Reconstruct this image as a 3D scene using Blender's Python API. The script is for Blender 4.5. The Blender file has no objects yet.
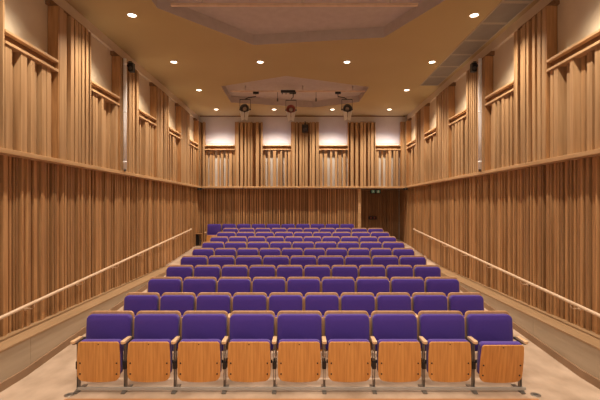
import bpy, math, random
from mathutils import Vector
sc = bpy.context.scene
col = sc.collection
PI = math.pi
R = random.Random(7)

# ------------------------------------------------------------------ camera, world, exposure
cam_d = bpy.data.cameras.new('camera'); cam = bpy.data.objects.new('camera', cam_d); col.objects.link(cam)
cam.location = (0, 0, 2.05); cam.rotation_euler = (PI/2, 0, 0)
cam_d.sensor_width = 36; cam_d.lens = 24.0
cam_d.shift_x = -2.5/600; cam_d.shift_y = 6.0/600
cam_d.clip_start = 0.05; cam_d.clip_end = 100
sc.camera = cam
w = bpy.data.worlds.new('world'); sc.world = w; w.use_nodes = True
w.node_tree.nodes['Background'].inputs[0].default_value = (1.0, 0.86, 0.72, 1)
w.node_tree.nodes['Background'].inputs[1].default_value = 0.45
sc.view_settings.view_transform = 'Standard'; sc.view_settings.look = 'None'
sc.view_settings.gamma = 1; sc.view_settings.use_curve_mapping = False
sc.view_settings.exposure = 0.0
DOWN_W = 262.0            # each ceiling downlight
DOWN_C = (1.0, 0.84, 0.65)
UP_BACK_W = 1.25; UP_BACK_C = (0.50, 0.58, 1.0)
UP_SIDE_W = 0.5; UP_SIDE_C = (1.0, 0.90, 0.76)

# ------------------------------------------------------------------ geometry constants
CEIL = 5.22
XW = 3.72          # plaster plane of the side walls
YB = 14.06         # plaster plane of the rear wall (upper part)
YF = -1.5          # open front end of the hall
FL0, SL = 4.80, 0.0765
def floor_z(y): return 0.0 if y < FL0 else (y-FL0)*SL

# ------------------------------------------------------------------ helpers
def link(name, me, parent=None, m=None):
    o = bpy.data.objects.new(name, me); col.objects.link(o)
    if parent: o.parent = parent
    if m is not None and me is not None: me.materials.append(m)
    return o
def empty(name, loc=(0,0,0), rz=0):
    o = link(name, None); o.location = loc; o.rotation_euler = (0,0,rz); o.empty_display_size = 0.1
    return o
def tag(o, label=None, cat=None, group=None, kind=None):
    if label: o['label'] = label
    if cat: o['category'] = cat
    if group: o['group'] = group
    if kind: o['kind'] = kind
    return o
def struct(o, label=None):
    o['kind'] = 'structure'
    if label: o['label'] = label
    return o
class MB:
    def __init__(s): s.v = []; s.f = []; s.sm = []
    def add(s, vs, fs, smooth=False):
        b = len(s.v); s.v += [tuple(p) for p in vs]
        s.f += [tuple(b+i for i in f) for f in fs]; s.sm += [smooth]*len(fs); return s
    def box(s, x0, x1, y0, y1, z0, z1):
        if x0 > x1: x0, x1 = x1, x0
        if y0 > y1: y0, y1 = y1, y0
        if z0 > z1: z0, z1 = z1, z0
        return s.add([(x0,y0,z0),(x1,y0,z0),(x1,y1,z0),(x0,y1,z0),(x0,y0,z1),(x1,y0,z1),(x1,y1,z1),(x0,y1,z1)],
            [(0,3,2,1),(4,5,6,7),(0,1,5,4),(1,2,6,5),(2,3,7,6),(3,0,4,7)])
    def prism(s, pts, ax, a, b):
        # pts: outline in the other two axes; extruded along ax from a to b
        n = len(pts)
        def P(p, t):
            return {'x': (t,p[0],p[1]), 'y': (p[0],t,p[1]), 'z': (p[0],p[1],t)}[ax]
        vs = [P(p,a) for p in pts] + [P(p,b) for p in pts]
        fs = [tuple(range(n)), tuple(range(2*n-1, n-1, -1))]
        fs += [(i, (i+1)%n, n+(i+1)%n, n+i) for i in range(n)]
        return s.add(vs, fs)
    def loft(s, rings, smooth=True, caps=True):
        n = len(rings[0]); vs = [p for r in rings for p in r]; fs = []
        for k in range(len(rings)-1):
            for i in range(n):
                fs.append((k*n+i, k*n+(i+1)%n, (k+1)*n+(i+1)%n, (k+1)*n+i))
        if caps:
            fs.append(tuple(range(n))[::-1]); fs.append(tuple((len(rings)-1)*n+i for i in range(n)))
        return s.add(vs, fs, smooth)
    def tube(s, pts, r, n=10, radii=None):
        pts = [Vector(p) for p in pts]; rings = []
        for i, p in enumerate(pts):
            t = (pts[min(i+1,len(pts)-1)] - pts[max(i-1,0)]).normalized()
            up = Vector((0,0,1)) if abs(t.z) < .9 else Vector((1,0,0))
            a = t.cross(up).normalized(); b = t.cross(a).normalized()
            rr = radii[i] if radii else r
            rings.append([p + a*math.cos(2*PI*k/n)*rr + b*math.sin(2*PI*k/n)*rr for k in range(n)])
        return s.loft(rings)
    def build(s, name, m, parent=None, bevel=0, seg=2):
        me = bpy.data.meshes.new(name); me.from_pydata(s.v, [], s.f)
        for p, q in zip(me.polygons, s.sm): p.use_smooth = q
        import bmesh
        bm = bmesh.new(); bm.from_mesh(me); bmesh.ops.recalc_face_normals(bm, faces=bm.faces)
        if bevel:
            ed = [e for e in bm.edges if len(e.link_faces)==2 and e.calc_face_angle(0) > 0.6]
            bmesh.ops.bevel(bm, geom=ed, offset=bevel, segments=seg, affect='EDGES', profile=0.6, clamp_overlap=True)
        bm.to_mesh(me); bm.free()
        return link(name, me, parent, m)
def copy_tree(o, parent=None):
    c = o.copy(); col.objects.link(c); c.parent = parent
    if parent: c.matrix_parent_inverse = o.matrix_parent_inverse.copy()
    for ch in list(o.children): copy_tree(ch, c)
    return c

# ------------------------------------------------------------------ materials
def mat(name, c, rough=0.5, metal=0.0, emit=None, es=0.0, spec=None, alpha=None, trans=None):
    m = bpy.data.materials.new(name); m.use_nodes = True
    b = m.node_tree.nodes['Principled BSDF']
    b.inputs['Base Color'].default_value = (*c, 1); b.inputs['Roughness'].default_value = rough
    b.inputs['Metallic'].default_value = metal
    if spec is not None: b.inputs['Specular IOR Level'].default_value = spec
    if emit: b.inputs['Emission Color'].default_value = (*emit, 1); b.inputs['Emission Strength'].default_value = es
    if trans: b.inputs['Transmission Weight'].default_value = trans
    return m
def noisy(name, c1, c2, scale=(1,1,1), nscale=5.0, rough=0.5, island=0.0, detail=4, bump=0.0, spec=0.4, ramp=(0.35,0.65), sheen=0):
    m = mat(name, c1, rough, spec=spec); nt = m.node_tree; N = nt.nodes; L = nt.links
    b = N['Principled BSDF']
    tc = N.new('ShaderNodeTexCoord'); mp = N.new('ShaderNodeMapping'); mp.inputs['Scale'].default_value = scale
    L.new(tc.outputs['Object'], mp.inputs[0])
    no = N.new('ShaderNodeTexNoise'); no.inputs['Scale'].default_value = nscale; no.inputs['Detail'].default_value = detail
    geo = N.new('ShaderNodeNewGeometry')
    if island:
        ad = N.new('ShaderNodeVectorMath'); ad.operation = 'ADD'
        mu = N.new('ShaderNodeVectorMath'); mu.operation = 'SCALE'; mu.inputs['Scale'].default_value = 37.0
        cx = N.new('ShaderNodeCombineXYZ')
        for k in range(3): L.new(geo.outputs['Random Per Island'], cx.inputs[k])
        L.new(cx.outputs[0], mu.inputs[0]); L.new(mp.outputs[0], ad.inputs[0]); L.new(mu.outputs[0], ad.inputs[1])
        L.new(ad.outputs[0], no.inputs['Vector'])
    else: L.new(mp.outputs[0], no.inputs['Vector'])
    cr = N.new('ShaderNodeValToRGB'); cr.color_ramp.elements[0].position = ramp[0]; cr.color_ramp.elements[1].position = ramp[1]
    cr.color_ramp.elements[0].color = (*c1,1); cr.color_ramp.elements[1].color = (*c2,1)
    L.new(no.outputs['Fac'], cr.inputs[0]); out = cr.outputs[0]
    if island:
        mr = N.new('ShaderNodeMapRange'); mr.inputs['To Min'].default_value = 1-island; mr.inputs['To Max'].default_value = 1+island
        L.new(geo.outputs['Random Per Island'], mr.inputs['Value'])
        hs = N.new('ShaderNodeHueSaturation'); L.new(out, hs.inputs['Color']); L.new(mr.outputs[0], hs.inputs['Value'])
        out = hs.outputs[0]
    L.new(out, b.inputs['Base Color'])
    if bump:
        bp = N.new('ShaderNodeBump'); bp.inputs['Strength'].default_value = bump; bp.inputs['Distance'].default_value = 0.004
        L.new(no.outputs['Fac'], bp.inputs['Height']); L.new(bp.outputs[0], b.inputs['Normal'])
    if sheen: b.inputs['Sheen Weight'].default_value = sheen
    return m
M = {}
M['slat_up'] = noisy('pale_oak', (.38,.225,.11), (.49,.31,.165), (9,9,.5), 2.5, .5, .16)
M['slat_low'] = noisy('warm_oak', (.37,.19,.08), (.49,.28,.13), (9,9,.5), 2.5, .5, .30)
M['groove_shade'] = noisy('batten_groove_shade', (.13,.06,.025), (.17,.08,.035), (9,9,.5), 2, .6)  # near-black brown paints in the shade of the grooves between battens
M['door_wood'] = noisy('dark_oak', (.28,.14,.06), (.38,.20,.09), (9,9,.7), 4, .6, .25)
M['oak_trim'] = noisy('oak_trim', (.52,.32,.16), (.62,.40,.22), (2,.6,5), 4, .45)
M['oak_side'] = noisy('reddish_oak', (.34,.17,.065), (.46,.24,.10), (9,9,.7), 4, .5, .12)
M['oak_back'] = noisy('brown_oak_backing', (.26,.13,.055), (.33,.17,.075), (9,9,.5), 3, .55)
M['plaster'] = noisy('cream_plaster', (.60,.55,.51), (.64,.59,.55), (1,1,1), 2.5, .85)
M['plaster_side'] = noisy('tan_plaster', (.60,.49,.355), (.64,.53,.39), (1,1,1), 2.5, .85)
M['ceiling'] = noisy('ochre_ceiling', (.44,.335,.165), (.465,.355,.18), (1,1,1), .6, .8)
M['recess'] = noisy('mauve_recess', (.50,.43,.40), (.54,.47,.44), (1,1,1), 8, .8)
M['floor'] = noisy('pale_floor', (.37,.265,.19), (.66,.51,.40), (1.3,.8,1), 2.2, .40, 0, 6, 0, .4, (.3,.7))
M['floor_wood'] = noisy('orange_floor', (.50,.22,.09), (.58,.28,.12), (1,8,1), 3, .45)
M['plinth'] = noisy('plinth_ply', (.43,.34,.245), (.49,.395,.29), (1,.4,4), 3, .6)
M['plinth_top'] = noisy('plinth_cap', (.34,.215,.115), (.39,.25,.14), (3,.5,1), 3, .5)
M['skirt'] = noisy('brown_skirting', (.27,.165,.095), (.32,.20,.12), (1,1,1), 3, .5)
M['rail'] = noisy('handrail_wood', (.68,.50,.35), (.75,.57,.42), (2,1,2), 5, .35)
M['fabric'] = noisy('purple_fabric', (.056,.030,.255), (.080,.042,.315), (1,1,1), 160, .9, 0, 2, .25, .15, (.3,.7), .25)
M['fabric_up'] = noisy('purple_seat_fabric', (.078,.042,.30), (.105,.055,.36), (1,1,1), 160, .9, 0, 2, .25, .15, (.3,.7), .3)
M['panel'] = noisy('cherry_ply', (.56,.25,.068), (.72,.36,.11), (20,20,1.1), 2.6, .38, 0, 5)
M['shell'] = noisy('beech_shell', (.52,.28,.14), (.60,.35,.19), (8,8,1), 3, .4)
M['arm'] = noisy('arm_beech', (.68,.45,.26), (.76,.53,.32), (8,2,8), 3, .4)
M['steel'] = mat('brushed_steel', (.34,.32,.30), .38, .85)
M['leg'] = mat('dark_steel', (.24,.22,.20), .4, .6)
M['bar'] = mat('grey_bar', (.52,.50,.47), .45, .3)
M['black'] = mat('black_metal', (.018,.016,.016), .45, .2)
M['dark'] = mat('dark_grey', (.09,.08,.075), .6)
M['bolt'] = mat('bolt_black', (.03,.02,.015), .4, .4)
M['grille'] = noisy('vent_grey', (.32,.28,.23), (.35,.31,.26), (1,1,1), 4, .6)
M['vent_frame'] = mat('vent_frame', (.48,.40,.30), .6)
M['white'] = mat('white_enamel', (.92,.92,.97), .6)
M['lamp'] = mat('lamp_glow', (1,.95,.85), .5, 0, (1,.90,.74), 9.0)
M['rim'] = mat('lamp_rim', (.75,.66,.52), .4)
M['led'] = mat('led_strip', (1,1,1), .5, 0, (1,.95,.9), 1.5)
M['red'] = mat('dark_red_metal', (.36,.09,.07), .4, .3)
M['lens'] = mat('lens', (.45,.36,.28), .15)
M['clear'] = mat('clear_plastic', (.95,.92,.86), .3, trans=.45)
M['green'] = mat('sign_green', (.12,.30,.18), .5, 0, (.25,.55,.36), .10)
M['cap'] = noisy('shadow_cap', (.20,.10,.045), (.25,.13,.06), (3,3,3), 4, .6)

# ------------------------------------------------------------------ structure: floor, ceiling, walls
fb = MB(); YE = 15.4
pr = [(YF,-.2),(YF,0),(FL0,0),(YE,floor_z(YE)),(YE,-.2)]
fb.prism(pr, 'x', -4.0, 4.0)
struct(fb.build('floor', M['floor']), 'pale polished floor rising gently toward the rear')
sb = MB().box(-2.52, 2.5, 3.3, 4.25, -.05, .004)
struct(sb.build('trim_1', M['floor_wood']), 'orange wooden floor strip in front of the first seat row')

# ceiling with two recesses
front_poly = [(-2.33,6.4),(-.965,7.88),(1.53,7.52),(2.2,6.155),(2.2,5.0),(.4,4.4),(-2.3,5.0)]
rear_poly = [(-2.16,10.6),(-.40,9.75),(1.77,10.65),(1.72,12.19),(.31,12.87),(-2.19,12.25)]
import bmesh
def ceiling():
    bm = bmesh.new()
    outer = [(-4,YF),(4,YF),(4,YE),(-4,YE)]
    edges = []
    for poly in (outer, front_poly, rear_poly):
        vs = [bm.verts.new((x,y,CEIL)) for x,y in poly]
        edges += [bm.edges.new((vs[i], vs[(i+1)%len(vs)])) for i in range(len(vs))]
    bmesh.ops.triangle_fill(bm, use_beauty=True, use_dissolve=False, edges=edges)
    def inside(x, y, P):
        c = False
        for i in range(len(P)):
            (x1,y1),(x2,y2) = P[i], P[i-1]
            if (y1>y)!=(y2>y) and x < (x2-x1)*(y-y1)/(y2-y1)+x1: c = not c
        return c
    bad = [f for f in bm.faces if any(inside(*f.calc_center_median()[:2], P) for P in (front_poly, rear_poly))]
    bmesh.ops.delete(bm, geom=bad, context='FACES_ONLY')
    for f in bm.faces:
        if f.normal.z > 0: f.normal_flip()
    me = bpy.data.meshes.new('ceiling'); bm.to_mesh(me); bm.free()
    return link('ceiling', me, None, M['ceiling'])
struct(ceiling(), 'ochre plaster ceiling')
def recess(name, poly, label):
    n = len(poly); h = .2
    vs = [(x,y,CEIL) for x,y in poly] + [(x,y,CEIL+h) for x,y in poly]
    fs = [(i,(i+1)%n,n+(i+1)%n,n+i) for i in range(n)] + [tuple(range(n,2*n))]
    me = bpy.data.meshes.new(name); me.from_pydata(vs, [], fs)
    return struct(link(name, me, None, M['recess']), label)
recess('trim_2', front_poly, 'mauve-brown angular recess in the front part of the ceiling')
recess('trim_3', rear_poly, 'mauve-brown angular recess in the rear part of the ceiling')
MBr = MB().box(-4,4,YF,YE,CEIL+.25,CEIL+.3); struct(MBr.build('ceiling.001', M['ceiling']), 'roof slab over the ceiling')

for s, nm in ((-1,'left'),(1,'right')):
    struct(MB().box(s*XW, s*(XW+.15), YF, YE+.1, -.2, CEIL+.25).build('wall_'+nm, M['plaster_side']), 'cream plaster of the %s wall' % nm)
# rear wall plaster above the ledge, and lower rear wall with the entrance alcove
AX0, AX1, AY = 2.06, 3.72, 15.3
bw = MB().box(-XW, XW, YB, YB+.15, 2.66, CEIL+.25).box(-XW, AX0, YB+.12, YB+.27, -.2, 2.66).box(-XW, XW, AY+.02, AY+.12, -.2, 2.9)
struct(bw.build('wall_back', M['plaster']), 'cream plaster of the rear wall')
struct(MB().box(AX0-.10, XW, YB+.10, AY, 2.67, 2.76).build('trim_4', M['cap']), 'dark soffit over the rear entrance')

# lower battens
def batten_run(mb, a, b, place, zf, ztop, depths, widths, gap=(.020,.042), rnd=R):
    t = a
    while t < b-.01:
        wd = min(rnd.choice(widths)*rnd.uniform(.85,1.15), b-t)
        dp = rnd.choice(depths)
        place(mb, t, t+wd, dp, zf(t), ztop)
        t += wd + (rnd.uniform(*gap) if rnd.random() < .8 else 0.004)
def side_place(s, base):
    def f(mb, a, b, dp, z0, z1): mb.box(s*(base), s*(base-dp), a, b, z0, z1)
    return f
LOWD = (.02,.032,.045,.055); LOWW = (.028,.036,.046,.058)
def low_z(y): return .45 if floor_z(y) < .47 else floor_z(y)-.01
for s, nm, k in ((-1,'left',5),(1,'right',6)):
    mb = MB()
    batten_run(mb, 2.2, 14.16, side_place(s, 3.71), low_z, 2.675, LOWD, LOWW)
    bk = MB().box(s*3.7105, s*3.7195, YF+.3, 14.16, .2, 2.675); struct(bk.build('trim_%d'%(k+14), M['groove_shade']), 'backing board with groove shade painted in, behind the lower %s wall battens' % nm)
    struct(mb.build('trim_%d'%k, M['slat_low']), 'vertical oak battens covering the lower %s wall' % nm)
mb = MB()
batten_run(mb, -3.66, AX0, lambda m_,a,b,dp,z0,z1: m_.box(a,b,YB+.10,YB+.10-dp,z0,z1), lambda t: .6, 2.665, LOWD, LOWW)
bk = MB().box(-3.66, AX0, YB+.101, YB+.116, .55, 2.665); struct(bk.build('trim_21', M['groove_shade']), 'backing board with groove shade painted in, behind the lower rear wall battens')
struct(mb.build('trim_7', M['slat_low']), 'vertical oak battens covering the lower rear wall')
mb = MB()
batten_run(mb, AX0+.02, 3.66, lambda m_,a,b,dp,z0,z1: m_.box(a,b,AY,AY-dp,z0,z1), lambda t: .7, 2.665, LOWD, LOWW)
mb.box(AX0+.02, 3.68, AY, AY+.015, .7, 2.665)
struct(mb.build('door_1', M['door_wood']), 'dark battened entrance doors set back in the rear wall')
mb = MB()
batten_run(mb, YB+.12, AY-.1, side_place(1, 3.70), lambda t: floor_z(t), 2.66, LOWD, LOWW)
batten_run(mb, YB+.12, AY-.1, lambda m_,a,b,dp,z0,z1: m_.box(AX0, AX0+dp, a, b, z0, z1), lambda t: floor_z(t), 2.66, (.02,.03), LOWW)
struct(mb.build('trim_8', M['door_wood']), 'dark battens on the sides of the entrance alcove')

struct(MB().box(AX0-.11, AX0-.012, YB-.03, YB+.20, .66, 2.66).build('trim_22', M['oak_trim']), 'pale oak jamb at the left side of the rear entrance')
# ledge rail running round the room under the tall columns
for s, nm, k in ((-1,'left',9),(1,'right',10)):
    struct(MB().box(s*3.53, s*3.72, YF, YB-.19 , 2.675, 2.735).build('trim_%d'%k, M['oak_trim'], bevel=.006), 'pale oak ledge running along the %s wall' % nm)
struct(MB().box(-3.72, 3.72, YB-.19, YB+.10, 2.675, 2.735).build('trim_11', M['oak_trim'], bevel=.006), 'pale oak ledge running across the rear wall')
# plinth walls
for s, nm, k in ((-1,'left',0),(1,'right',1)):
    yend = FL0+.45/SL
    pts = [(YF,-.05),(YF,.43),(yend-.26,.43),(yend-.26,.40),(FL0,-.05)]
    mb = MB()
    for a, b in ((YF,2.0),(2.006,4.92 if s<0 else 5.80),(4.926 if s<0 else 5.806,8.3),(8.306,yend-.3)):
        mb.prism([(a,max(-.05,floor_z(a)-.05)),(a,.425),(b,.425),(b,max(-.05,floor_z(b)-.05))], 'x', s*3.345, s*3.715)
    struct(mb.build('wall_plinth_'+nm if False else 'trim_%d'%(12+k), M['plinth']), 'pale plywood plinth at the foot of the %s wall' % nm)
    struct(MB().box(s*3.335, s*3.715, YF, yend-.02, .425, .452).build('trim_%d'%(14+k), M['plinth_top'], bevel=.004), 'oak cap on top of the %s plinth' % nm)
    mb = MB()
    mb.prism([(YF,-.02),(YF,.095),(FL0,.095),(FL0,-.02)], 'x', s*3.322, s*3.345)
    ye = FL0+.33/SL
    mb.prism([(FL0,-.02),(FL0,.095),(ye,.425),(yend,.425),(yend,.40)], 'x', s*3.322, s*3.345)
    struct(mb.build('baseboard_'+nm, M['skirt']), 'brown skirting board along the %s aisle' % nm)
# valance at the head of the side walls
for s, nm, k in ((-1,'left',16),(1,'right',17)):
    struct(MB().box(s*3.66, s*3.72, YF, YB, 5.06, CEIL).build('trim_%d'%k, M['plaster_side']), 'tan bulkhead where the %s wall meets the ceiling' % nm)
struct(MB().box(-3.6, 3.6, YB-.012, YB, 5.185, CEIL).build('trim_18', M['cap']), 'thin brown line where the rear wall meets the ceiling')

# ------------------------------------------------------------------ upper slat columns and slatted bays
Z0 = 2.735
class Frame:
    """wall frame: u along the wall, v out of the wall into the room"""
    def __init__(s, kind): s.k = kind
    def box(s, mb, u0, u1, v0, v1, z0, z1):
        if s.k == 'left': mb.box(-XW+v0, -XW+v1, u0, u1, z0, z1)
        elif s.k == 'right': mb.box(XW-v0, XW-v1, u0, u1, z0, z1)
        else: mb.box(u0, u1, YB-v0, YB-v1, z0, z1)
    def pt(s, u, v, z):
        return {'left': (-XW+v,u,z), 'right': (XW-v,u,z), 'back': (u,YB-v,z)}[s.k]
def localise(root, kids):
    for k in kids:
        k.data.transform(__import__('mathutils').Matrix.Translation(-root.location)); k.parent = root
def column(fr, u0, u1, label, group):
    root = empty('slat_column', fr.pt((u0+u1)/2, 0.0, Z0)); tag(root, label, 'wall column', group)
    kids = []
    side = MB(); fr.box(side, u0, u0+.028, .004, .16, Z0, 4.97)
    kids.append(side.build('side_board', M['oak_side']))
    sd2 = MB(); fr.box(sd2, u1-.028, u1, .004, .16, Z0, 4.97); kids.append(sd2.build('side_board', M['slat_up']))
    back = MB(); fr.box(back, u0+.028, u1-.028, .004, .035, Z0, 4.97)
    kids.append(back.build('backing_board', M['oak_back']))
    sl = MB(); t = u0+.034
    while t < u1-.06:
        wd = min(R.choice((.055,.07,.085,.10)), u1-.034-t)
        dp = R.choice((.125,.155,.16,.16))
        if R.random() < .12: t += .06; continue
        fr.box(sl, t, t+wd, .035, dp, Z0, 4.97-R.choice((0,0,.0)))
        t += wd + R.choice((.02,.035,.05,.07))
    kids.append(sl.build('slats', M['slat_up']))
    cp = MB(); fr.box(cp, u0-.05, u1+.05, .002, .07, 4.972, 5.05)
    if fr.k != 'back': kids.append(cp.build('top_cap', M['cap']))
    localise(root, kids)
def bay(fr, u0, u1, label, group, glow):
    root = empty('slat_bay', fr.pt((u0+u1)/2, 0.0, Z0)); tag(root, label, 'wall panel', group)
    u0 += .004; u1 -= .004
    kids = []
    sl = MB(); t = u0+.02
    while t < u1-.05:
        wd = min(R.choice((.07,.09,.11)), u1-t)
        dp = R.choice((.06,.09,.13,.15))
        fr.box(sl, t, t+wd, .012, dp, Z0, 4.0); t += wd + R.choice((.02,.05,.08,.10))
    kids.append(sl.build('slats', M['slat_up']))
    lip = MB(); fr.box(lip, u0, u1, .004, .17, 4.0, 4.035); kids.append(lip.build('lip_board', M['oak_trim'], bevel=.003))
    fa = MB(); fr.box(fa, u0, u1, .06, .10, 4.036, 4.135); kids.append(fa.build('fascia', M['cap']))  # dark brown paints in the shade under the shelf board
    sh = MB(); fr.box(sh, u0, u1, .05, .17, 4.136, 4.17); kids.append(sh.build('shelf_board', M['oak_trim'], bevel=.003))
    localise(root, kids)
    # uplight hidden behind the shelf
    ul = MB()
    if fr.k == 'back': a, b, P, C = u0+.06, u1-.06, UP_BACK_W, UP_BACK_C
    else: a, b, P, C = u0+.05, u0+.40, UP_SIDE_W, UP_SIDE_C
    fr.box(ul, a, b, .065, .105, 4.171, 4.185)
    o = ul.build('light_strip', M['led']); tag(o, glow, 'light', 'uplights behind the shelf boards')
    ld = bpy.data.lights.new('uplight', 'AREA'); ld.shape = 'RECTANGLE'; ld.size = b-a; ld.size_y = .04
    ld.energy = P; ld.color = C; ld.spread = math.radians(150)
    lo = bpy.data.objects.new('uplight', ld); col.objects.link(lo)
    lo.location = fr.pt((a+b)/2, .155, 4.20)
    n = Vector(fr.pt(0,-.15,1)) - Vector(fr.pt(0,0,0))
    lo.rotation_euler = n.normalized().to_track_quat('-Z', 'X' if fr.k!='back' else 'Y').to_euler()
    if fr.k != 'back': lo.rotation_euler = n.normalized().to_track_quat('-Z','Y').to_euler(); ld.size, ld.size_y = (b-a, .04)
    lo.parent = o
ORD = ['nearest','second nearest','third nearest','fourth nearest','fifth nearest','farthest']
for nm in ('left','right'):
    fr = Frame(nm)
    for k in range(-2, 5):
        a = 4.78+1.96*k; b = a+1.05
        c0 = a-.91
        which_c = {-2:'first, ahead of the frame',-1:'second, beside the stage'}.get(k)
        if k >= -1:
            names = {-1:'beside the viewer out of the frame edge',0:'cut by the picture edge',1:'nearest whole one',2:'second whole one, behind the slim white tube bay',3:'third whole one',4:'fourth whole one from the front'}
            lab = {-1:'tall pale oak slat column on the %s wall before the frame edge',
                   0:'tall pale oak slat column cut off by the %s picture edge',
                   1:'nearest fully visible tall oak slat column on the %s wall',
                   2:'tall oak slat column on the %s wall carrying the slim white tube',
                   3:'tall oak slat column on the %s wall just past the white tube column',
                   4:'tall oak slat column on the %s wall, second last before rear corner'}[k] % nm
            column(fr, c0, a, lab, 'tall slat columns on the %s wall' % nm)
            lab = {-1:'low slatted bay on the %s wall before the frame edge',
                   0:'large low slatted bay with shelf nearest the viewer on the %s wall',
                   1:'low slatted bay with shelf just before the white tube column, %s wall',
                   2:'low slatted bay with shelf just past the white tube column, %s wall',
                   3:'low slatted bay with shelf, second from the rear corner, %s wall',
                   4:'low slatted bay with shelf closest to the rear corner, %s wall'}[k] % nm
            bay(fr, a, b, lab, 'slatted bays on the %s wall' % nm, 'hidden uplight on shelf of ' + lab.replace(' with shelf','').replace('low slatted ','').replace(' just',''))
    column(fr, 13.67, 13.84, 'narrow oak slat column in the rear %s corner on the side wall' % nm, 'tall slat columns on the %s wall' % nm)
fb_ = Frame('back')
cols = [(-2.35,-1.39,'tall oak slat column left of centre on the rear wall'),(-.40,.57,'tall oak slat column at the centre of the rear wall behind black speaker'),(1.58,2.54,'tall oak slat column right of centre on the rear wall')]
for a, b, lab in cols: column(fb_, a, b, lab, 'tall slat columns on the rear wall')
column(fb_, -3.56, -3.40, 'narrow slat column at the left end of the rear wall', 'tall slat columns on the rear wall')
column(fb_, 3.42, 3.56, 'narrow slat column at the right end of the rear wall', 'tall slat columns on the rear wall')
for a, b, lab in [(-3.40,-2.35,'leftmost'),(-1.39,-.40,'second from left'),(.57,1.58,'second from right'),(2.54,3.42,'rightmost')]:
    bay(fb_, a, b, 'low slatted bay under glowing white wall, %s on the rear wall' % lab, 'slatted bays on the rear wall', 'hidden uplight on the %s shelf of the rear wall' % lab)

# ------------------------------------------------------------------ ceiling downlights
def downlight_proto():
    root = empty('ceiling_downlight', (0,0,CEIL))
    n = 24; rings = []
    for r, z in ((.064,-.002),(.066,-.010),(.080,-.008),(.084,-.001)):
        rings.append([(r*math.cos(2*PI*k/n), r*math.sin(2*PI*k/n), z) for k in range(n)])
    mb = MB().loft(rings, True, False); mb.build('rim', M['rim'], root)
    d = MB().loft([[(.064*math.cos(2*PI*k/n), .064*math.sin(2*PI*k/n), z) for k in range(n)] for z in (-.003,-.001)], False)
    d.build('lens', M['lamp'], root)
    ld = bpy.data.lights.new('downlight_beam', 'SPOT'); ld.energy = DOWN_W; ld.color = DOWN_C
    ld.spot_size = math.radians(124); ld.spot_blend = .8; ld.shadow_soft_size = .045
    lo = bpy.data.objects.new('downlight_beam', ld); col.objects.link(lo); lo.parent = root; lo.location = (0,0,-.03)
    return root
spots = []
rowlab = {2.36:'over the stage edge',4.5:'just ahead of the frame',6.64:'nearest the viewer',8.8:'of the nearer line of four',10.93:'between the two lines of four',13.12:'in the line of four by the rear wall'}
colab = {-2.83:'far left', -.93:'inner left', .98:'inner right', 2.85:'far right'}
for y in rowlab:
    for x in colab:
        if abs(x) < 2 and y in (6.64, 10.93, 4.5): continue
        spots.append((x,y))
proto = None
for x, y in spots:
    if proto is None: proto = downlight_proto(); o = proto
    else: o = copy_tree(proto)
    o.location = (x,y,CEIL)
    tag(o, 'round recessed ceiling downlight, %s, %s' % (colab[x], rowlab[y]), 'ceiling light', 'recessed ceiling downlights')

# ------------------------------------------------------------------ air vents
vp = None
for k in range(8):
    y1 = 10.5-.717*k; y0 = y1-.70
    if vp is None:
        r = empty('ceiling_vent', (3.32,0,CEIL)); vp = r
        mb = MB().box(-.24,.24,0,.02,-.012,-.001).box(-.24,.24,.68,.70,-.012,-.001).box(-.24,-.22,.02,.68,-.012,-.001).box(.22,.24,.02,.68,-.012,-.001)
        mb.build('frame', M['vent_frame'], r)
        mb = MB()
        for i in range(22): mb.box(-.22,.22,.025+.03*i,.040+.03*i,-.010,-.003)
        mb.box(-.22,.22,.02,.68,-.003,-.001)
        mb.build('grille', M['grille'], r)
    else: r = copy_tree(vp)
    r.location = (3.32, y0, CEIL)
    o = ['farthest','second farthest','third farthest','fourth farthest','fifth farthest','sixth farthest','seventh farthest','nearest'][k]
    tag(r, 'grey ceiling air vent panel along the right wall, %s from the viewer' % o if k<7 else 'grey ceiling air vent panel along the right wall, nearest the viewer', 'air vent', 'row of ceiling air vents')

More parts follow.
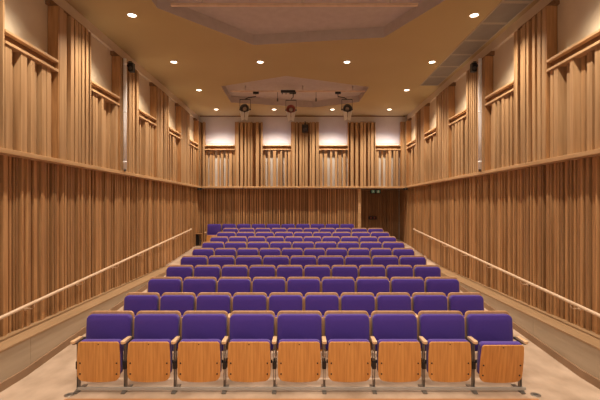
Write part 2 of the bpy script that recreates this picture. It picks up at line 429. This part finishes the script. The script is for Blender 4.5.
# ------------------------------------------------------------------ lighting bars and stage lights
o = MB().box(-2.02,1.80,11.18,11.23,CEIL-.0+.02,CEIL+.06).build('lighting_bar', M['rail'], bevel=.006)
mb2 = MB()
for x in (-1.6,0,1.4): mb2.tube([(x,11.2,CEIL+.06),(x,11.2,CEIL+.2)], .012)
mb2.build('hanger', M['recess'], o)
tag(o, 'slim pale bar across the rear ceiling recess above the stage lights', 'lighting bar')
o = MB().box(-2.10,1.84,6.36,6.41,CEIL+.02,CEIL+.06).build('lighting_bar', M['rail'], bevel=.006)
mb2 = MB()
for x in (-1.6,0,1.4): mb2.tube([(x,6.385,CEIL+.06),(x,6.385,CEIL+.2)], .012)
mb2.build('hanger', M['recess'], o)
tag(o, 'slim pale bar across the empty front ceiling recess', 'lighting bar')
def stage_light(x, y, zc, label, body, hang):
    # zc: lamp centre height
    r = empty('stage_light', (x,y,zc)); tag(r, label, 'stage light', 'stage lights on the rear bar')
    n = 20
    def ring(rad, yy, zz=0): return [(rad*math.cos(2*PI*k/n), yy, zz+rad*math.sin(2*PI*k/n)) for k in range(n)]
    body_mb = MB().loft([ring(.05,.17),(ring(.085,.14)),ring(.09,.02),ring(.115,-.03),ring(.125,-.12),ring(.105,-.125),ring(.095,-.05)], True)
    b = body_mb.build('housing', body, r)
    for i in range(3):
        pass
    MB().loft([ring(.06,-.055),ring(.055,-.075),ring(.02,-.085)], True).build('lens', M['lens'], b)
    y_ = MB().box(-.150,-.140,-.02,.02,-.02,.27).box(.140,.150,-.02,.02,-.02,.27).box(-.150,.150,-.02,.02,.27,.285)
    y_.tube([(-.16,0,0),(-.12,0,0)], .02).tube([(.16,0,0),(.12,0,0)], .02)
    y_.build('yoke', M['black'], r)
    c = MB().tube([(0,0,.285),(hang*.3,0,.33),(hang,0,.36),(hang,.02,CEIL-.03-zc)], .014)
    c.box(hang-.08, hang+.08, -.0, .05, CEIL-zc-.04, CEIL+.018-zc)
    c.build('clamp', M['black'], r)
    # four clear barn doors below / around the mouth
    bd = MB()
    for s in (-1,1):
        bd.prism([(s*.01,-.10),(s*.13,-.07),(s*.08,-.34),(s*.006,-.30)], 'y', -.13, -.12)
    bd.build('barn_door', M['clear'], r)
    return r
stage_light(-1.60, 11.15, 4.74, 'black stage spotlight hanging at the left end of the rear bar', M['dark'], .30)
stage_light(-.32, 11.15, 4.72, 'reddish stage spotlight hanging at the middle of the rear bar', M['red'], .06)
stage_light(1.24, 11.15, 4.74, 'black stage spotlight hanging at the right end of the rear bar', M['dark'], -.25)
# junction block beside the middle lamp
o = MB().box(-.60,-.20,11.03,11.11,CEIL-.035,CEIL+.03).build('power_box', M['black'], bevel=.01); 
mb=MB()
for i in range(4): mb.tube([(-.56+.105*i,11.07,CEIL-.03),(-.56+.105*i,11.06,CEIL-.08)], .012)
mb.build('socket', M['black'], o)
tag(o, 'black power socket box on the bar above the reddish spotlight', 'power box')
for x, lab in ((-.70,'left'),(.38,'right')):
    o = MB().tube([(x,11.2,CEIL+.015),(x,11.2,CEIL-.16)], .008).box(x-.02,x+.02,11.18,11.22,CEIL-.24,CEIL-.16).build('hanging_hook', M['dark'])
    tag(o, 'small dark hook hanging from the rear bar, %s of the reddish spotlight' % lab, 'hook', 'hooks on the rear bar')

# ------------------------------------------------------------------ wall fittings
for s, nm in ((-1,'left'),(1,'right')):
    r = empty('white_tube', (s*3.515, 7.92, 2.745)); tag(r, 'slim white vertical tube standing against a slat column on the %s wall' % nm, 'wall tube', 'slim white wall tubes')
    MB().tube([(0,0,.03),(0,0,2.22)], .034, 14).build('tube', M['white'], r)
    for z in (.16,1.15,2.1):
        MB().tube([(0,0,z),(0,0,z+.035)], .036, 14).build('band', M['white'], r)
    MB().tube([(0,0,-.01),(0,0,.03)], .026, 12).build('foot', M['dark'], r)
    r = empty('wall_speaker', (s*3.47, 8.12, 4.86)); tag(r, 'small black speaker on a bracket beside the white tube, %s wall' % nm, 'speaker', 'small side wall speakers')
    MB().box(-.05,.05,-.06,.06,-.09,.09).build('cabinet', M['black'], r, bevel=.015)
    MB().tube([(0,-.061,-.03),(0,-.066,-.03)], .035, 16).build('cone', M['dark'], r)
    MB().box(-s*.0, s*.09, -.02,.02,.02,.06).tube([(0,0,.09),(s*.0,0,.12),(s*.06,0,.12)], .01).build('bracket', M['black'], r)
    # sensors below the ledge corner
    r = empty('motion_sensor', (s*3.50, 13.62, 2.63)); tag(r, 'small dark sensor under the ledge at the rear %s corner' % nm, 'sensor', 'sensors under the ledge')
    MB().box(-.07,.07,-.05,.05,-.04,.035).build('body', M['black'], r, bevel=.012)
    MB().tube([(0,-.05,-.005),(0,-.07,-.012)], .025, 12).build('eye', M['dark'], r)
r = empty('wall_speaker', (.09, YB-.27, 4.72)); tag(r, 'black box speaker hung at the top of the central rear column', 'speaker')
MB().box(-.10,.10,-.08,.08,-.13,.13).build('cabinet', M['black'], r, bevel=.012)
MB().tube([(0,-.08,-.04),(0,-.086,-.04)], .06, 16).build('cone', M['dark'], r)
MB().box(-.03,.03,-.02,.10,.13,.19).tube([(0,0,.13),(0,0,.25)], .018).build('bracket', M['black'], r)
# exit sign in alcove
r = empty('exit_sign', (2.58, YB+.06, 2.56)); tag(r, 'dark box sign with two dim green plates above the rear entrance', 'sign')
MB().box(-.19,.19,-.03,.03,-.07,.07).build('case', M['black'], r, bevel=.008)
for x in (-.09,.09):
    MB().box(x-.055,x+.055,-.036,-.03,-.045,.045).build('plate', M['green'], r)
    p = MB().tube([(x,-.040,.028),(x,-.036,.028)], .012, 10)
    p.box(x-.012,x+.012,-.040,-.036,-.012,.016).box(x-.02,x-.008,-.040,-.036,-.038,-.012).box(x+.006,x+.02,-.040,-.036,-.034,-.012)
    p.build('pictogram', M['white'], r)
r = empty('door_panel', (2.66, AY-.11, 1.60)); tag(r, 'small dark fitting on the entrance doors below the green sign', 'door fitting')
MB().box(-.15,.15,-.02,.02,-.06,.06).build('plate', M['black'], r, bevel=.006)
for x in (-.06,.07): MB().box(x-.03,x+.03,-.028,-.02,-.025,.025).build('button', M['red'], r)
# service cabinet in the rear left corner
r = empty('service_box', (-3.56, YB-.30, floor_z(YB-.3)-.02)); tag(r, 'small dark open cabinet on the floor in the rear left corner', 'cabinet')
mb = MB().box(-.12,-.10,-.08,.08,0,.44).box(.10,.12,-.08,.08,0,.44).box(-.10,.10,-.08,.08,.42,.44).box(-.10,.10,-.08,.08,0,.02).box(-.10,.10,.06,.08,.02,.42)
mb.build('body', M['oak_side'], r)
MB().box(-.095,-.01,-.05,.058,.03,.41).build('equipment', M['black'], r)
MB().box(.02,.09,-.03,.058,.06,.22).build('equipment', M['dark'], r)
# floor discs
for s, nm in ((-1,'left'),(1,'right')):
    r = empty('floor_socket', (s*2.52+.01 , 4.34, 0)); tag(r, 'round dark floor socket lid beside the %s end of the front row' % nm, 'floor socket', 'floor socket lids')
    n=20
    MB().loft([[(rr*math.cos(2*PI*k/n), rr*math.sin(2*PI*k/n), z) for k in range(n)] for rr,z in ((.052,.0),(.052,.004),(.048,.006))], False).build('lid', M['steel'], r)
    MB().box(-.02,.02,-.012,.012,.006,.009).build('catch', M['dark'], r)
    r.location.x = s*2.53 + (0.0)

# ------------------------------------------------------------------ handrails
for s, nm in ((-1,'left'),(1,'right')):
    def hz(y): return .745+(y-4.66)*.0708
    X = 3.52
    ys = [3.0+.6*i for i in range(16)]+[12.5]
    r = empty('handrail', (s*X, 3.0, hz(3.0))); tag(r, 'pale round wooden handrail sloping up along the %s wall' % nm, 'handrail')
    pts = [(s*X,y,hz(y)) for y in ys if y<=12.5] + [(s*X,12.66,hz(12.66)),(s*(X+.02),12.74,hz(12.74)-.004),(s*(X+.07),12.79,hz(12.79)-.01)]
    rail = MB().tube(pts, .022, 12).build('rail', M['rail'])
    kids = [rail]
    for i in range(8):
        y = 4.05+1.2*i
        b = MB().tube([(s*X,y,hz(y)-.02),(s*X,y,hz(y)-.06),(s*(X+.03),y,hz(y)-.085),(s*3.655,y,hz(y)-.085)], .008, 8)
        b.tube([(s*3.63,y,hz(y)-.085),(s*3.638,y,hz(y)-.085)], .028, 12)
        kids.append(b.build('bracket', M['rail']))
    localise(r, kids)

# ------------------------------------------------------------------ seats
def rrect(wd, z0, z1, rt, rb, n=6, barrel=0.0, bow=0.0):
    """outline in x,z : rounded rectangle, optional side barrel and bowed bottom"""
    h = wd/2; P = []
    def arc(cx, cz, r, a0, a1):
        for i in range(n+1):
            a = a0+(a1-a0)*i/n; P.append([cx+r*math.cos(a), cz+r*math.sin(a)])
    arc(h-rt, z1-rt, rt, 0, PI/2); arc(-h+rt, z1-rt, rt, PI/2, PI)
    for i in range(1,5): P.append([-h, z1-rt+(z0+rb-z1+rt)*i/5])
    arc(-h+rb, z0+rb, rb, PI, 1.5*PI)
    for i in range(1,6): P.append([-h+rb+(2*h-2*rb)*i/6, z0])
    arc(h-rb, z0+rb, rb, 1.5*PI, 2*PI)
    for i in range(1,5): P.append([h, z0+rb+(z1-rt-z0-rb)*i/5])
    zm = z0+(z1-z0)*.42
    for p in P:
        k = 1-((p[1]-zm)/(z1-z0)*1.6)**2*barrel
        if p[1] < z0+.06: p[1] -= bow*(1-(p[0]/h)**2)
        p[0] *= k
    return P
def slab(mb, outline, y0, y1, edge, lean=0.0, zref=0.0, puff=0.0, steps=4, cz=None):
    """solid from y0 (front) to y1 with rounded front edge"""
    xs = [p[0] for p in outline]; zs = [p[1] for p in outline]
    cx = 0; cz = (max(zs)+min(zs))/2; hx = max(xs); hz_ = (max(zs)-min(zs))/2
    rings = []
    def ring(y, inset):
        sx = (hx-inset)/hx; sz = (hz_-inset)/hz_
        return [(x*sx, y-0+(cz+(z-cz)*sz-zref)*lean, cz+(z-cz)*sz) for x,z in outline]
    rings.append(ring(y0-puff, edge*3.2))
    rings.append(ring(y0-puff*.5, edge*1.8))
    for i in range(steps+1):
        a = PI/2*i/steps
        rings.append(ring(y0+edge*(1-math.sin(a)), edge*(1-math.cos(a))) if False else ring(y0+edge*(1-math.cos(a)), edge*(1-math.sin(a))))
    for i in range(3):
        a = PI/2*i/2
        rings.append(ring(y1-edge*.4*(1-math.sin(a)), edge*.4*(1-math.cos(a))))
    mb.loft(rings, True); return mb
def seat_proto(pitch, bolts):
    r = empty('auditorium_seat')
    g = pitch; dz = .08 if bolts == 2 else 0
    # backrest: wooden shell with upholstered pad
    sh = MB(); slab(sh, rrect(g-.028, .36, .82, .052, .03), .02, .045, .006, .06, .5)
    shell = sh.build('back_shell', M['shell'], r)
    cu = MB(); slab(cu, rrect(g-(.038 if bolts==2 else .040), .385, (.83 if bolts==2 else .793), .055, .05), -.055, .018, .018, .06, .5, .012)
    cu.build('back_cushion', M['fabric'], r)
    # tipped-up seat
    
    pn = MB(); slab(pn, rrect(g-.078, .140-dz, .561-dz, .030, .06, 6, .06, .022), -.262, -.246, .005)
    pan = pn.build('seat_panel', M['panel'], r)
    sc_ = MB(); slab(sc_, rrect(g-.082, .17-dz, .566-dz, .04, .06, 6, .03, .0), -.240, -.165, .022)
    sc_.build('seat_cushion', M['fabric_up'], r)
    if bolts == 1:
        for x, z in ((-.200,.330),(.200,.330),(-.200,.212),(.200,.212),(0,.536)):
            MB().tube([(x,-.2625,z),(x,-.2665,z)], .0085 if z<.5 else .006, 10).build('bolt', M['bolt'], pan)
    MB().box(-g/2+.03, g/2-.03, -.14, -.11, .28, .31).build('hinge_bar', M['black'], r)
    return r
def standard(pitch, side, r, first_end=False, plain=False):
    """leg, armrest, standard panel on one side of a seat (side = x position)"""
    x = side + (.03 if (side < 0 and first_end) else -.03 if side > 0 else 0); xa = side
    lg = MB().box(x-.013,x-.007,-.225,-.185,.012,.54).box(x+.007,x+.013,-.225,-.185,.012,.54)
    lg.box(x-.007,x+.007,-.210,-.20,.05,.12).box(x-.007,x+.007,-.210,-.20,.45,.53)
    lg.prism([(-.285,0.0),(-.285,.012),(-.24,.022),(-.17,.022),(-.06,.012),(-.06,0.0)], 'x', x-.022, x+.022)
    lg.build('leg', M['leg'], r)
    MB().box(x-.021,x+.021,-.235,-.12,.25,.335).build('hinge_box', M['black'], r, bevel=.006)
    # armrest
    x = xa
    out = [(x-.022,-.10),(x-.025,-.27),(x-.020,-.288),(x,-.294),(x+.020,-.288),(x+.025,-.27),(x+.022,-.10)]
    MB().prism(out, 'z', .545, .575).build('armrest', M['arm'], r, bevel=.006)
    MB().prism([(-.18,.52),(-.26,.530),(-.26,.545),(-.03,.545),(-.03,.52)], 'x', x-.012, x+.012).build('arm_bracket', M['dark'], r)
    if not plain: MB().prism([(.045,.30),(.012,.30),(.012,.54),(.035,.745),(.062,.745)], 'x', x-.012, x+.012).build('side_panel', M['shell'], r)
W = 4.95
protos = {}
for pitch in (.55, .495):
    for b in (0, 1, 2):
        if (b == 1 and pitch < .5) or (b == 2 and pitch > .5): continue
        a = seat_proto(pitch, b); standard(pitch, -pitch/2, a, plain=b==2)
        f0 = seat_proto(pitch, b); standard(pitch, -pitch/2, f0, True, b==2); protos[(pitch, b, -1)] = f0
        protos[(pitch, b, 0)] = a
        e = copy_tree(a); standard(pitch, pitch/2, e, plain=b==2); protos[(pitch, b, 1)] = e
rows = []
names_r = ['front row','second row','third row','fourth row','fifth row','sixth row','seventh row','eighth row','ninth row','tenth row']
num = ['first','second','third','fourth','fifth','sixth','seventh','eighth','ninth','tenth']
seats = []
for n in range(11):
    nine = (n % 2 == 0) and n < 10
    pitch = .55 if nine else .495
    cnt = 9 if nine else 10
    y = 4.64+.85*n; xoff = -.035 if n == 0 else .018; z = floor_z(y-.05)
    if n == 0: z = 0
    if n == 10: y = 13.42; z = floor_z(y)-.03; xoff = (280.7-302.5)*13.42/400
    for i in range(cnt):
        last = i == cnt-1
        o = copy_tree(protos[(pitch, 1 if n == 0 else 2 if n == 10 else 0, 1 if last else -1 if i == 0 else 0)])
        o.location = (xoff+(i-(cnt-1)/2)*pitch, y, z-(.018 if n else 0))
        if n < 10: lab = 'purple tip-up seat, %s from the left in the %s' % (num[i], names_r[n] if n == 0 else names_r[n]+' from the front')
        else: lab = 'purple tip-up seat, %s from the left in the short last row by rear wall' % num[i]
        tag(o, lab, 'theatre seat', 'tip-up seats in the ' + (names_r[n] if n < 10 else 'last row'))
        seats.append((n,i,o))
for o in protos.values():
    for c in list(o.children_recursive): bpy.data.objects.remove(c)
    bpy.data.objects.remove(o)
# the right-hand front seat hangs a little lower than its neighbours
for n, i, o in seats:
    if n == 0 and i == 8:
        for c in o.children:
            if c.name.startswith(('seat_panel','seat_cushion')): 
                t = math.radians(9); py, pz = -.19, .15
                c.rotation_euler = (t,0,0); c.location = (.004, py-(py*math.cos(t)-pz*math.sin(t)), pz-(py*math.sin(t)+pz*math.cos(t)))
r = MB().box(-2.475, 2.455, 4.64-.250, 4.64-.230, .024, .058).build('tie_bar', M['bar'], bevel=.004)
mb = MB()
tag(r, 'grey steel floor bar joining the legs of the front row seats', 'floor bar')
